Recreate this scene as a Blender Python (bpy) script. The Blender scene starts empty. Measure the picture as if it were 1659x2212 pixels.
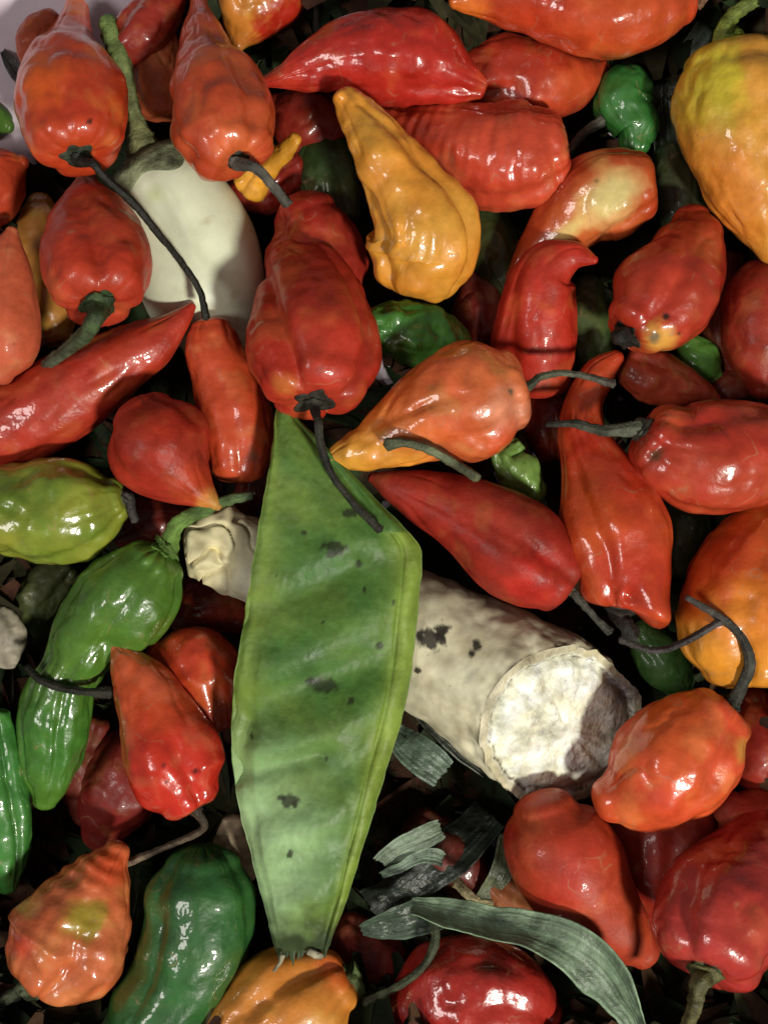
import bpy, math, random
import numpy as np
from mathutils import Vector, Matrix

# ------------------------------------------------------------------ camera, light, exposure
scene = bpy.context.scene
S = 0.00017            # one layout unit in metres (1659 units = 28 cm across the picture)
HC, ZR = 2700.0, 300.0 # camera height and height of the reference layer, layout units
CX, CY = 829.5, 1106.0

cam_d = bpy.data.cameras.new('camera')
cam = bpy.data.objects.new('camera', cam_d)
scene.collection.objects.link(cam)
cam.location = (0, 0, HC * S)
cam.rotation_euler = (0, 0, 0)
cam_d.sensor_fit = 'VERTICAL'
cam_d.sensor_height = 24.0
cam_d.lens = 24.0 * (HC - ZR) / 2212.0
cam_d.clip_start = 0.01
cam_d.clip_end = 50
scene.camera = cam

world = bpy.data.worlds.new('World')
scene.world = world
world.use_nodes = True
bg = world.node_tree.nodes['Background']
bg.inputs['Color'].default_value = (1.0, 0.97, 0.95, 1)
bg.inputs['Strength'].default_value = 0.115

def lamp(name, direction, dist, size, power, color):
    d = bpy.data.lights.new(name, 'AREA')
    d.shape = 'DISK'; d.size = size; d.energy = power; d.color = color
    o = bpy.data.objects.new(name, d)
    scene.collection.objects.link(o)
    v = Vector(direction).normalized()
    o.location = v * dist + Vector((0, 0, 0.05))
    o.rotation_euler = (-v).to_track_quat('-Z', 'Y').to_euler()
    return o
def direction(az_deg, el_deg):
    a, e = math.radians(az_deg), math.radians(el_deg)
    return (math.cos(a) * math.cos(e), math.sin(a) * math.cos(e), math.sin(e))
lamp('kitchen_lamp', direction(-54, 47), 1.3, 0.15, 16.2, (1.0, 0.955, 0.84))
lamp('second_lamp', direction(-162, 54), 1.4, 0.4, 6.0, (1.0, 0.93, 0.88))

vs = scene.view_settings
vs.view_transform = 'Standard'; vs.look = 'None'; vs.exposure = 0.0; vs.gamma = 1.0
vs.use_curve_mapping = False
scene.cycles.max_bounces = 5
scene.cycles.diffuse_bounces = 3
scene.cycles.glossy_bounces = 2
scene.cycles.transmission_bounces = 0

# ------------------------------------------------------------------ helpers
rng = np.random.default_rng(7)
_perm = rng.permutation(256); _perm = np.concatenate([_perm, _perm, _perm])
_grad = rng.normal(size=(256, 3)); _grad /= np.linalg.norm(_grad, axis=1)[:, None]
def noise3(p):
    """gradient noise, p (n,3) -> (n,) about -0.6..0.6"""
    p = np.asarray(p, float)
    i = np.floor(p).astype(int); f = p - i; i &= 255
    u = f * f * f * (f * (f * 6 - 15) + 10)
    def g(dx, dy, dz):
        h = _perm[_perm[_perm[(i[:, 0] + dx) & 255] + ((i[:, 1] + dy) & 255)] + ((i[:, 2] + dz) & 255)]
        return np.sum(_grad[h] * (f - np.array([dx, dy, dz])), axis=1)
    x, y, z = u.T
    a = g(0,0,0) + x * (g(1,0,0) - g(0,0,0)); b = g(0,1,0) + x * (g(1,1,0) - g(0,1,0))
    c = g(0,0,1) + x * (g(1,0,1) - g(0,0,1)); d = g(0,1,1) + x * (g(1,1,1) - g(0,1,1))
    e = a + y * (b - a); h = c + y * (d - c)
    return e + z * (h - e)
def fbm(p, o=3):
    s = 0; a = 1.0; p = np.asarray(p, float)
    for k in range(o):
        s = s + a * noise3(p + 17.3 * k); p = p * 2.03; a *= 0.5
    return s
def lin(c):
    c = np.asarray(c, float) / 255.0
    return np.where(c <= 0.04045, c / 12.92, ((c + 0.055) / 1.055) ** 2.4)
def K(z): return (HC - z) / (HC - ZR)
def W(x, y, z):
    k = K(z)
    return np.array([(x - CX) * k, -(y - CY) * k, z]) * S
def toplan(P):
    """world points -> layout x, y (where they stand seen from above)"""
    z = P[:, 2] / S; k = (HC - z) / (HC - ZR)
    return P[:, 0] / S / k + CX, -P[:, 1] / S / k + CY
def catmull(pts, n):
    pts = np.asarray(pts, float)
    ext = np.vstack([2 * pts[0] - pts[1], pts, 2 * pts[-1] - pts[-2]])
    seg = np.linalg.norm(np.diff(pts[:, :3], axis=0), axis=1) ** 0.7 + 1e-9
    u = np.concatenate([[0], np.cumsum(seg)]); u /= u[-1]
    out = []
    for s in np.linspace(0, 1, n):
        k = min(np.searchsorted(u, s, 'right') - 1, len(pts) - 2)
        t = (s - u[k]) / (u[k + 1] - u[k])
        p0, p1, p2, p3 = ext[k:k + 4]
        out.append(0.5 * (2 * p1 + (p2 - p0) * t + (2 * p0 - 5 * p1 + 4 * p2 - p3) * t * t + (3 * p1 - p0 - 3 * p2 + p3) * t ** 3))
    return np.array(out)
def grid_faces(n, m, closed=True):
    f = []
    for i in range(n - 1):
        for j in range(m if closed else m - 1):
            a = i * m + j; b = i * m + (j + 1) % m
            f.append((a, b, b + m, a + m))
    return f
def mesh_obj(name, V, F, mat, col=None, parent=None, origin=None):
    V = np.asarray(V, float)
    if origin is None: origin = np.zeros(3)
    me = bpy.data.meshes.new(name)
    me.from_pydata((V - origin).tolist(), [], F)
    me.polygons.foreach_set('use_smooth', [True] * len(me.polygons))
    if col is not None:
        at = me.color_attributes.new('tint', 'FLOAT_COLOR', 'POINT')
        c4 = np.ones((len(V), 4)); c4[:, :3] = col
        at.data.foreach_set('color', c4.ravel())
    me.materials.append(mat)
    me.update()
    o = bpy.data.objects.new(name, me)
    scene.collection.objects.link(o)
    if parent is not None: o.parent = parent
    else: o.location = origin
    return o
def tag(o, label, cat, group=None, kind=None):
    if label: o['label'] = label
    if cat: o['category'] = cat
    if group: o['group'] = group
    if kind: o['kind'] = kind
def empty(name, loc):
    o = bpy.data.objects.new(name, None); scene.collection.objects.link(o)
    o.location = loc; o.empty_display_size = 0.01
    return o

# ------------------------------------------------------------------ materials
def skin_material(name, rough=0.3, bump=0.35, bscale=420, spec=0.5, sss=0.0, mottle=0.12, speck=0.0, dust=0.0, coat=0.0, scar=0.0):
    m = bpy.data.materials.new(name); m.use_nodes = True
    nt = m.node_tree; N = nt.nodes; L = nt.links
    b = N['Principled BSDF']
    at = N.new('ShaderNodeAttribute'); at.attribute_name = 'tint'
    tc = N.new('ShaderNodeTexCoord'); oi = N.new('ShaderNodeObjectInfo')
    ad = N.new('ShaderNodeVectorMath'); ad.operation = 'ADD'
    L.new(tc.outputs['Object'], ad.inputs[0]); L.new(oi.outputs['Random'], ad.inputs[1])
    n1 = N.new('ShaderNodeTexNoise'); n1.inputs['Scale'].default_value = 95; n1.inputs['Detail'].default_value = 3
    n1.inputs['Roughness'].default_value = 0.65
    L.new(ad.outputs[0], n1.inputs['Vector'])
    mr = N.new('ShaderNodeMapRange'); mr.inputs['From Min'].default_value = 0.3; mr.inputs['From Max'].default_value = 0.7
    mr.inputs['To Min'].default_value = 1 - mottle * 1.6; mr.inputs['To Max'].default_value = 1 + mottle
    L.new(n1.outputs['Fac'], mr.inputs['Value'])
    mul = N.new('ShaderNodeMix'); mul.data_type = 'RGBA'; mul.blend_type = 'MULTIPLY'; mul.inputs['Factor'].default_value = 1
    L.new(at.outputs['Color'], mul.inputs['A']); L.new(mr.outputs['Result'], mul.inputs['B'])
    col = mul.outputs['Result']
    if dust > 0:
        nd = N.new('ShaderNodeTexNoise'); nd.inputs['Scale'].default_value = 38; nd.inputs['Detail'].default_value = 3
        L.new(ad.outputs[0], nd.inputs['Vector'])
        md = N.new('ShaderNodeMapRange'); md.inputs['From Min'].default_value = 0.42; md.inputs['From Max'].default_value = 0.75
        md.inputs['To Max'].default_value = dust
        L.new(nd.outputs['Fac'], md.inputs['Value'])
        mx = N.new('ShaderNodeMix'); mx.data_type = 'RGBA'
        L.new(md.outputs['Result'], mx.inputs['Factor']); L.new(col, mx.inputs['A'])
        mx.inputs['B'].default_value = (0.22, 0.085, 0.05, 1)
        col = mx.outputs['Result']
    if scar > 0:
        n5 = N.new('ShaderNodeTexNoise'); n5.inputs['Scale'].default_value = 48; n5.inputs['Detail'].default_value = 2
        L.new(ad.outputs[0], n5.inputs['Vector'])
        sb = N.new('ShaderNodeMath'); sb.operation = 'SUBTRACT'; sb.inputs[1].default_value = 0.56; L.new(n5.outputs['Fac'], sb.inputs[0])
        ab = N.new('ShaderNodeMath'); ab.operation = 'ABSOLUTE'; L.new(sb.outputs[0], ab.inputs[0])
        mm = N.new('ShaderNodeMapRange'); mm.inputs['From Min'].default_value = 0.0; mm.inputs['From Max'].default_value = 0.012
        mm.inputs['To Min'].default_value = scar; mm.inputs['To Max'].default_value = 0; L.new(ab.outputs[0], mm.inputs['Value'])
        mk = N.new('ShaderNodeMapRange'); mk.inputs['From Min'].default_value = 0.52; mk.inputs['From Max'].default_value = 0.62; L.new(n1.outputs['Fac'], mk.inputs['Value'])
        mu = N.new('ShaderNodeMath'); mu.operation = 'MULTIPLY'; L.new(mm.outputs['Result'], mu.inputs[0]); L.new(mk.outputs['Result'], mu.inputs[1])
        mx = N.new('ShaderNodeMix'); mx.data_type = 'RGBA'
        L.new(mu.outputs[0], mx.inputs['Factor']); L.new(col, mx.inputs['A']); mx.inputs['B'].default_value = (0.36, 0.20, 0.10, 1)
        col = mx.outputs['Result']
    if speck > 0:
        vo = N.new('ShaderNodeTexNoise'); vo.inputs['Scale'].default_value = 330; vo.inputs['Detail'].default_value = 3
        L.new(ad.outputs[0], vo.inputs['Vector'])
        ms = N.new('ShaderNodeMapRange'); ms.inputs['From Min'].default_value = 0.69; ms.inputs['From Max'].default_value = 0.76
        ms.inputs['To Max'].default_value = speck
        L.new(vo.outputs['Fac'], ms.inputs['Value'])
        mx = N.new('ShaderNodeMix'); mx.data_type = 'RGBA'
        L.new(ms.outputs['Result'], mx.inputs['Factor']); L.new(col, mx.inputs['A'])
        mx.inputs['B'].default_value = (0.03, 0.02, 0.012, 1)
        col = mx.outputs['Result']
    L.new(col, b.inputs['Base Color'])
    r = N.new('ShaderNodeMapRange'); r.inputs['From Min'].default_value = 0.3; r.inputs['From Max'].default_value = 0.7
    r.inputs['To Min'].default_value = max(rough - 0.07, 0.06); r.inputs['To Max'].default_value = rough + 0.10
    L.new(n1.outputs['Fac'], r.inputs['Value']); 
    vr = N.new('ShaderNodeMapRange'); vr.inputs['To Min'].default_value = -0.07; vr.inputs['To Max'].default_value = 0.12
    L.new(oi.outputs['Random'], vr.inputs['Value'])
    ra_ = N.new('ShaderNodeMath'); ra_.operation = 'ADD'
    L.new(r.outputs['Result'], ra_.inputs[0]); L.new(vr.outputs['Result'], ra_.inputs[1]); L.new(ra_.outputs[0], b.inputs['Roughness'])
    n2 = N.new('ShaderNodeTexNoise'); n2.inputs['Scale'].default_value = bscale; n2.inputs['Detail'].default_value = 2
    n2.inputs['Roughness'].default_value = 0.6
    L.new(ad.outputs[0], n2.inputs['Vector'])
    bp = N.new('ShaderNodeBump'); bp.inputs['Strength'].default_value = bump; bp.inputs['Distance'].default_value = 0.0007
    L.new(n2.outputs['Fac'], bp.inputs['Height']); L.new(bp.outputs['Normal'], b.inputs['Normal'])
    b.inputs['Specular IOR Level'].default_value = spec
    b.inputs['Coat Weight'].default_value = coat
    b.inputs['Coat Roughness'].default_value = 0.1
    if coat > 0: L.new(bp.outputs['Normal'], b.inputs['Coat Normal'])
    if sss > 0:
        b.inputs['Subsurface Weight'].default_value = sss
        b.inputs['Subsurface Radius'].default_value = (1.0, 0.35, 0.2)
        b.inputs['Subsurface Scale'].default_value = 0.0025
    return m
MAT = {
    'gloss': skin_material('glossy_pepper_skin', 0.33, 0.34, 300, 0.4, mottle=0.14, speck=0.2, coat=0.6, scar=0.45),
    'satin': skin_material('satin_pepper_skin', 0.38, 0.3, 380, 0.3, mottle=0.18, dust=0.15, speck=0.3, coat=0.2, scar=0.45),
    'matte': skin_material('dull_pepper_skin', 0.45, 0.35, 420, 0.2, mottle=0.22, dust=0.2, speck=0.25),
    'wrinkled': skin_material('wrinkled_pepper_skin', 0.33, 0.55, 230, 0.42, mottle=0.16, speck=0.2, coat=0.7, scar=0.4),
    'stem': skin_material('pepper_stem', 0.6, 0.9, 900, 0.3, mottle=0.45),
    'egg': skin_material('eggplant_skin', 0.28, 0.05, 300, 0.5, mottle=0.06),
    'pod': skin_material('pod_skin', 0.5, 0.3, 420, 0.32, mottle=0.2, speck=0.2),
    'root': skin_material('root_bark', 0.6, 0.22, 300, 0.3, mottle=0.16, speck=0.3, dust=0.0),
    'cut': skin_material('root_flesh', 0.7, 1.0, 520, 0.25, mottle=0.3, speck=0.35),
    'leaf': skin_material('dry_leaf', 0.38, 0.6, 700, 0.45, mottle=0.35),
    'filler': skin_material('gap_leaf_filler', 0.9, 0.3, 700, 0.1, mottle=0.35),
    'tray': skin_material('tray_plastic', 0.45, 0.1, 120, 0.4, mottle=0.04),
}

# ------------------------------------------------------------------ tray
def build_tray():
    n, m = 70, 120
    V = []; R = 1560.0
    for i in range(n):
        r = R * i / (n - 1)
        for j in range(m):
            a = 2 * math.pi * j / m
            ca, sa = math.cos(a), math.sin(a)
            q = (abs(ca) ** 8 + abs(sa) ** 8) ** (-1 / 8)       # rounded square
            rr = r * q * 0.86
            z = 260 * (r / 1483) ** 4
            V.append((rr * ca * 0.80 * S, rr * sa * 0.96 * S, z * S))
    V = np.array(V); F = grid_faces(n, m)
    low = V.copy(); low[:, 2] -= 14 * S
    k = len(V)
    F2 = [tuple(k + q for q in reversed(f)) for f in F]
    rim = [((n - 1) * m + j, k + (n - 1) * m + j, k + (n - 1) * m + (j + 1) % m, (n - 1) * m + (j + 1) % m) for j in range(m)]
    VV = np.vstack([V, low])
    c = np.tile(lin((214, 200, 212)), (len(VV), 1))
    o = mesh_obj('tray', VV, F + F2 + rim, MAT['tray'], c)
    tag(o, 'pale lilac plastic tray under the whole heap of peppers', 'tray')
def tray_z(x, y):
    X, Y = (x - CX) * K(100) / 0.80, (y - CY) * K(100) / 0.96
    h = math.hypot(X, Y) + 1e-6
    q = (abs(X / h) ** 8 + abs(Y / h) ** 8) ** (-1 / 8)
    return 260 * (h / q / 0.86 / 1483) ** 4
build_tray()

# ------------------------------------------------------------------ swept tubes (stems)
def tube(name, P, R, color, parent, origin, mat='stem', n=None, m=18, tip=None, knob=0.0):
    """P world points, R radii in metres at those points"""
    P = np.asarray(P); n = n or max(14, 7 * len(P))
    D = catmull(np.hstack([P, np.asarray(R)[:, None]]), n)
    C, r = D[:, :3], np.maximum(D[:, 3], 1e-5)
    t = np.gradient(C, axis=0); t /= np.linalg.norm(t, axis=1)[:, None] + 1e-12
    e = np.cross(t[0], [0.3, 0.2, 1.0]); e /= np.linalg.norm(e)
    V = []; col = []
    c0 = lin(color); c1 = lin(tip) if tip is not None else c0
    for i in range(n):
        e = e - t[i] * np.dot(e, t[i]); e /= np.linalg.norm(e); f = np.cross(t[i], e)
        for j in range(m):
            a = 2 * math.pi * j / m
            V.append(C[i] + r[i] * (1 + 0.12 * math.cos(5 * a)) * (math.cos(a) * e + math.sin(a) * f))
            col.append(c0 + (c1 - c0) * (i / (n - 1)) ** 1.5)
    V = np.array(V)
    nz = fbm(V / (12 * S) + sum(color), 2)
    cen = np.repeat(C, m, 0)
    V = cen + (V - cen) * (1 + 0.30 * nz + 0.22 * fbm(cen / (45 * S), 1))[:, None]
    F = grid_faces(n, m)
    k = len(V)
    V = np.vstack([V, C[0] - t[0] * r[0] * 0.5, C[-1] + t[-1] * r[-1] * 0.6])
    F += [(k, (j + 1) % m, j) for j in range(m)] + [(k + 1, (n - 1) * m + j, (n - 1) * m + (j + 1) % m) for j in range(m)]
    col = np.array(col + [c0, c1]) * (1.1 + 0.9 * fbm(V / (22 * S) + r.sum(), 3)).clip(0.35, 2.0)[:, None]
    return mesh_obj(name, V, F, MAT[mat], col, parent, origin)

# ------------------------------------------------------------------ peppers
MR = 84
def loft(sp):
    st = [tuple(s) for s in sp['st']]
    z0, z1 = sp['z'] if isinstance(sp['z'], tuple) else (sp['z'], sp['z'])
    d = np.concatenate([[0], np.cumsum([math.hypot(st[i + 1][0] - st[i][0], st[i + 1][1] - st[i][1]) for i in range(len(st) - 1)])])
    d /= d[-1]
    rows = []
    for s, u in zip(st, d):
        z = s[3] if len(s) > 3 else z0 + (z1 - z0) * u
        c = W(s[0], s[1], z)
        rows.append((c[0], c[1], c[2], s[2] * K(z) * S))
    n = 84
    D = catmull(rows, n)
    C, r = D[:, :3], np.maximum(D[:, 3], 2 * S)
    # rounding at both ends
    def frame(C):
        t = np.gradient(C, axis=0); t /= np.linalg.norm(t, axis=1)[:, None]
        return t
    t = frame(C)
    cl, tl = sp.get('cap', 0.55), sp.get('tipcap', 0.8)
    dim = sp.get('dimple', 0.22)
    th = np.linspace(0.04, math.pi / 2, 16)[:-1]
    rho = np.sin(th)
    off = cl * np.cos(th) - dim * np.exp(-(rho / 0.42) ** 2)
    C = np.vstack([C[0] - t[0] * (off * r[0])[:, None], C, C[-1] + t[-1] * (tl * r[-1] * np.cos(th[::-1]))[:, None]])
    t = np.vstack([np.repeat(t[:1], 15, 0), t, np.repeat(t[-1:], 15, 0)])
    cu = np.concatenate([np.zeros(15), np.linspace(0, 1, n), np.ones(15)])
    r = np.concatenate([r[0] * rho, r, r[-1] * np.sin(th[::-1])])
    return C, t, r, cu
def pepper(sp):
    C, t, r, u = loft(sp)
    n = len(C); M = MR; rm = r.max()
    seed = sp['seed']; rs = np.random.default_rng(seed)
    if 'tilt' in sp: pass
    e1 = np.stack([-t[:, 1], t[:, 0], np.zeros(n)], 1)
    ln = np.linalg.norm(e1, axis=1)
    base = C[-1] - C[0]; be = np.array([-base[1], base[0], 0]); be /= np.linalg.norm(be)
    e1 = np.where(ln[:, None] > 0.15, e1 / np.maximum(ln, 1e-6)[:, None], be)
    e2 = np.cross(t, e1)
    sgn = np.sign(e2[:, 2]); sgn[sgn == 0] = 1; e2 *= sgn[:, None]
    ph = np.linspace(0, 2 * math.pi, M, endpoint=False)
    kz = sp.get('kz', 0.92)
    nl = sp.get('lobes', 3); la = sp.get('lobe', 0.085); p0 = sp.get('phase', rs.uniform(0, 6.28)); tw = sp.get('twist', 0.5)
    fade = sp.get('fade', 0.55)
    ang = ph[None, :] + p0 + tw * u[:, None]
    g = np.exp(-(np.sin(nl * ang / 2) / 0.34) ** 2)              # sharp grooves between the lobes
    w = np.exp(-(u / fade) ** 2)[:, None]
    mod = 1 - la * w * (1.9 * g - 0.5) 
    P = C[:, None, :] + (r[:, None] * mod)[..., None] * (np.cos(ph)[None, :, None] * e1[:, None, :] + kz * np.sin(ph)[None, :, None] * e2[:, None, :])
    P = P.reshape(-1, 3)
    nrm = (P - np.repeat(C, M, 0)); rl = np.linalg.norm(nrm, axis=1); nrm /= rl[:, None] + 1e-9
    capdir = np.repeat(np.where((np.arange(n) < 8)[:, None], -t, 0), M, 0)
    nrm = nrm + capdir; nrm /= np.linalg.norm(nrm, axis=1)[:, None]
    so = rs.uniform(0, 90, 3)
    lump, wr = sp.get('lump', 0.10) * 1.1, sp.get('wr', 0.03) * 0.85
    wrap = np.minimum(1.0, rl / (0.35 * rm)) 
    h = lump * rm * fbm(P / (0.85 * rm) + so, 2)
    if wr:
        a = fbm(P / (0.30 * rm) + so + 5, 2)
        h = h + wr * rm * (a - 0.8 * np.abs(noise3(P / (0.42 * rm) + so + 31)))
    A_ = np.stack([np.tile(np.cos(ph), n) * 1.25, np.tile(np.sin(ph), n) * 1.25, np.repeat(u, M) * 1.5], 1)
    fo = noise3(A_ + so + 63 + 0.12 * noise3(P / (0.3 * rm))[:, None])
    h = h - sp.get('fold', 0.045) * rm * np.exp(-(fo / 0.045) ** 2) * (0.35 + noise3(P / (0.8 * rm) + so + 77)).clip(0, 0.8) / 0.6
    if sp.get('ridge'):                                          # creases that run across the pepper
        am, wl = sp['ridge']
        s = np.repeat(np.concatenate([[0], np.cumsum(np.linalg.norm(np.diff(C, axis=0), axis=1))]), M)
        h = h + am * rm * np.sin(2 * math.pi * (s / (wl * rm) + 0.7 * noise3(P / (0.6 * rm) + so))) * (0.4 + noise3(P / (0.7 * rm) + so + 9)).clip(0, 1)
    P = P + nrm * (h * wrap)[:, None]
    x, y = toplan(P)
    for (bx, by, amp, sg) in sp.get('bumps', []):
        d2 = ((x - bx) ** 2 + (y - by) ** 2) / sg ** 2
        P = P + nrm * (amp * S * np.exp(-d2) * (nrm[:, 2] > -0.35))[:, None]
    for (bx, by, dx, dy, sg) in sp.get('pull', []):              # whole bulge pulled sideways
        d2 = ((x - bx) ** 2 + (y - by) ** 2) / sg ** 2
        P = P + (np.exp(-d2) * S)[:, None] * np.array([dx, -dy, 0])
    # smooth the joins along the body
    G = P.reshape(n, M, 3)
    for _ in range(2):
        G[1:-1] = 0.5 * G[1:-1] + 0.25 * (G[:-2] + G[2:])
    P = G.reshape(-1, 3)
    # colour of the skin itself
    x, y = toplan(P)
    c0 = lin(sp['c']); col = np.tile(c0, (len(P), 1))
    if 'c2' in sp:
        f = np.clip(0.5 + sp.get('mix', 0.9) * fbm(P / (1.1 * rm) + so + 50, 3) + sp.get('bias', 0), 0, 1)[:, None]
        col = col * (1 - f) + lin(sp['c2']) * f
    if 'grad' in sp:
        us = [q[0] for q in sp['grad']]; cs = np.array([lin(q[1]) for q in sp['grad']])
        uu = np.repeat(u, M) + 0.18 * fbm(P / (0.6 * rm) + so + 70, 2)
        gc = np.stack([np.interp(uu, us, cs[:, k]) for k in range(3)], 1)
        col = col * 0.25 + gc * 0.75
    f2 = np.clip(2.4 * (fbm(P / (0.75 * rm) + so + 90, 3) - 0.12), 0, 0.5)[:, None]
    cl_ = np.asarray(sp['c'], float) + np.array({'red_pepper': (16, 40, 16), 'orange_pepper': (10, 34, 22)}.get(sp['n'], (22, 18, 6)))
    col = col * (1 - f2) + lin(np.minimum(cl_, 235)) * f2
    wx = 0.45 * fbm(P / (0.35 * rm) + so + 11, 3) + 0.2 * noise3(P / (0.08 * rm) + so) + 0.35 * noise3(A_ * np.array([4.5, 4.5, 1.2]) + so)
    wx = wx * sp.get('pw', 1.0)
    for q in sp.get('paint', []):
        px, py, pr, pc, ps = q[:5]
        pa = q[5] if len(q) > 5 else 1.0; an = math.radians(q[6]) if len(q) > 6 else 0
        dx, dy = x - px, y - py
        ux, uy = dx * math.cos(an) + dy * math.sin(an), -dx * math.sin(an) + dy * math.cos(an)
        dd = np.sqrt((ux / (pr * pa)) ** 2 + (uy / pr) ** 2) + wx
        f = ps * np.clip(1.5 - 1.25 * dd, 0, 1)
        f = f * f * (3 - 2 * f) if ps >= 1 else f
        f = (f * (nrm[:, 2] > -0.3))[:, None]
        col = col * (1 - f) + lin(pc) * f
    F = grid_faces(n, M)
    kk = len(P)
    P2 = np.vstack([P, P[:M].mean(0), P[(n - 1) * M:].mean(0)])
    col = np.vstack([col, col[:M].mean(0), col[-M:].mean(0)])
    F += [(kk, (j + 1) % M, j) for j in range(M)] + [(kk + 1, (n - 1) * M + j, (n - 1) * M + (j + 1) % M) for j in range(M)]
    # orientation check: faces must look outwards
    f0 = F[len(F) // 3]; a, b_, c_ = P2[f0[0]], P2[f0[1]], P2[f0[2]]
    if np.dot(np.cross(b_ - a, c_ - a), a - C[min(f0[0] // M, n - 1)]) < 0:
        F = [tuple(reversed(f)) for f in F]
    name, mat = sp['n'], MAT[sp.get('m', 'satin')]
    origin = np.array([P[:, 0].mean(), P[:, 1].mean(), P[:, 2].min()])
    group = sp.get('g', 'hot peppers heaped in the tray')
    if 'stem' not in sp:
        o = mesh_obj(name, P2, F, mat, col, None, origin)
        tag(o, sp['l'], 'pepper', group)
        return o
    root = empty(name, origin); tag(root, sp['l'], 'pepper', group)
    mesh_obj('body', P2, F, mat, col, root, origin)
    q = sp['stem']
    # calyx lies on the shoulder round the stem
    ax = -t[0]; r0 = r[15]; rc = q.get('calyx', 0.34) * rm
    sel = np.arange(15 * M)
    B = P[sel]; cc = C[0]
    lat1 = (B - cc) @ e1[0]; lat2 = (B - cc) @ e2[0]; hh = (B - cc) @ ax
    nr, nf = 9, 50
    V = []; 
    for i in range(nr):
        for j in range(nf):
            a = 2 * math.pi * j / nf
            star = 0.70 + 0.2 * abs(math.cos(2.5 * a + seed)) ** 1.3 + 0.55 * float(noise3(np.array([[1.6 * math.cos(a) + seed, 1.6 * math.sin(a), seed * 1.7]]))[0])
            rr = rc * star * (0.06 + 0.94 * min(i, nr - 2) / (nr - 2))
            p1, p2 = rr * math.cos(a), rr * math.sin(a)
            k = np.argsort((lat1 - p1) ** 2 + (lat2 - p2) ** 2)[:6]
            sh = hh[k].mean()
            q0 = rr / rc
            up = 0.09 * rc + 0.22 * rc * math.exp(-(q0 / 0.33) ** 2)
            if i == nr - 1: up = -0.12 * rc
            V.append(cc + e1[0] * p1 + e2[0] * p2 + ax * (sh + up))
    V = np.array(V)
    V += (ax[None, :] * (0.05 * rc * fbm(V / (0.3 * rc) + so, 2))[:, None])
    Fc = grid_faces(nr, nf)
    V = np.vstack([V, V[:nf].mean(0)]); kq = len(V) - 1
    Fc += [(kq, (j + 1) % nf, j) for j in range(nf)]
    cq = lin(q.get('cc', (62, 66, 48)))
    mesh_obj('calyx', V, Fc, MAT['stem'], np.tile(cq, (len(V), 1)) * (1 + 0.5 * fbm(V / (0.4 * rc) + so, 2))[:, None].clip(0.3, 1.8), root, origin)
    c0p = V[kq] - ax * 0.05 * rc
    pts = [c0p, c0p + ax * 0.3 * rc] + [W(*p) for p in q['p']]
    ra, rb = q.get('r', (11, 7))
    k = len(pts)
    R = [ra * 2.1, ra * 1.25] + [ra + (rb - ra) * i / max(1, k - 3) for i in range(k - 2)]
    if q.get('knob', True): R[-1] = R[-1] * 1.5
    tube('stem', pts, np.array(R) * S, q.get('c', (58, 60, 50)), root, origin, tip=q.get('c2'))
    return root

RED, REDO, DRED = (186, 30, 16), (200, 58, 22), (140, 22, 18)
ORG, YEL, GRN, DGR = (212, 98, 24), (222, 148, 34), (62, 120, 34), (24, 62, 22)
P = []
def add(n, l, c, z, st, **k):
    ad = {'red_pepper': (6, 17, 11), 'orange_pepper': (12, 17, 20)}.get(n, (14, 16, 14))
    soft = lambda q: tuple(v * 0.9 + w for v, w in zip(q, ad))  # skins are a little duller than pure pigment
    c = soft(c)
    if 'c2' in k: k['c2'] = soft(k['c2'])
    k.update(n=n, l=l, c=c, z=z, st=st, seed=len(P) + 3)
    P.append(k)

# --- upper part of the heap
add('red_pepper', 'smooth orange-red corner pepper whose long black stem crosses the white eggplant', (205, 62, 24), (400, 265),
    [(168,306,98),(162,262,113),(156,205,117),(150,140,93),(155,85,50),(163,45,33),(167,18,27)], c2=(198, 42, 20), m='gloss', lump=0.07,
    paint=[(80,170,70,(214,92,30),0.8),(195,262,8,(60,15,10),1)],
    stem=dict(p=[(203,354,455),(224,380,440),(290,440,405),(340,502,372),(395,570,365),(432,630,355),(446,688,345)], r=(9,6), c=(34,34,28), calyx=0.33, cc=(58,66,52)))
add('red_pepper', 'lumpy orange-red pepper with its tail pointing up and a short grey stem below', (200, 48, 24), (450, 265),
    [(503,322,84),(486,280,106),(474,235,108),(463,190,98),(447,140,70),(440,80,46),(433,20,25),(430,-30,10)], c2=(205, 74, 34), m='gloss', lump=0.12, wr=0.04, lobe=0.10,
    bumps=[(400,300,10,35),(465,365,24,35),(560,225,10,30)], paint=[(505,310,60,(220,110,60),0.7)],
    stem=dict(p=[(552,362,500),(585,395,465),(622,440,425)], r=(11,8), c=(72,70,64), calyx=0.25, cc=(66,66,56)))
add('red_pepper', 'dark red pepper behind the green eggplant stalk', (150, 26, 18), (265, 265), [(255,110,40),(290,85,55),(325,50,58),(360,5,45),(385,-35,20)], m='gloss')
add('orange_pepper', 'shaded orange pepper wedged behind the lumpy tail-up red pepper', (196, 84, 40), (215, 225), [(350,235,50),(345,190,58),(342,140,55),(350,90,42),(360,50,22)], m='satin')
add('red_pepper', 'dull red pepper half hidden behind the corner pepper', (176, 62, 40), (270, 280), [(110,170,40),(88,120,46),(85,75,42),(110,40,24)], m='matte')
add('orange_pepper', 'yellow-orange pepper with a red flank cut off by the top edge', (214, 128, 34), (275, 260), [(605,-85,70),(575,-30,92),(548,20,78),(528,62,52),(513,98,18)], c2=(206, 110, 28), m='gloss',
    paint=[(620,40,60,(170,38,20),1.0,1.6,-35)])
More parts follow.
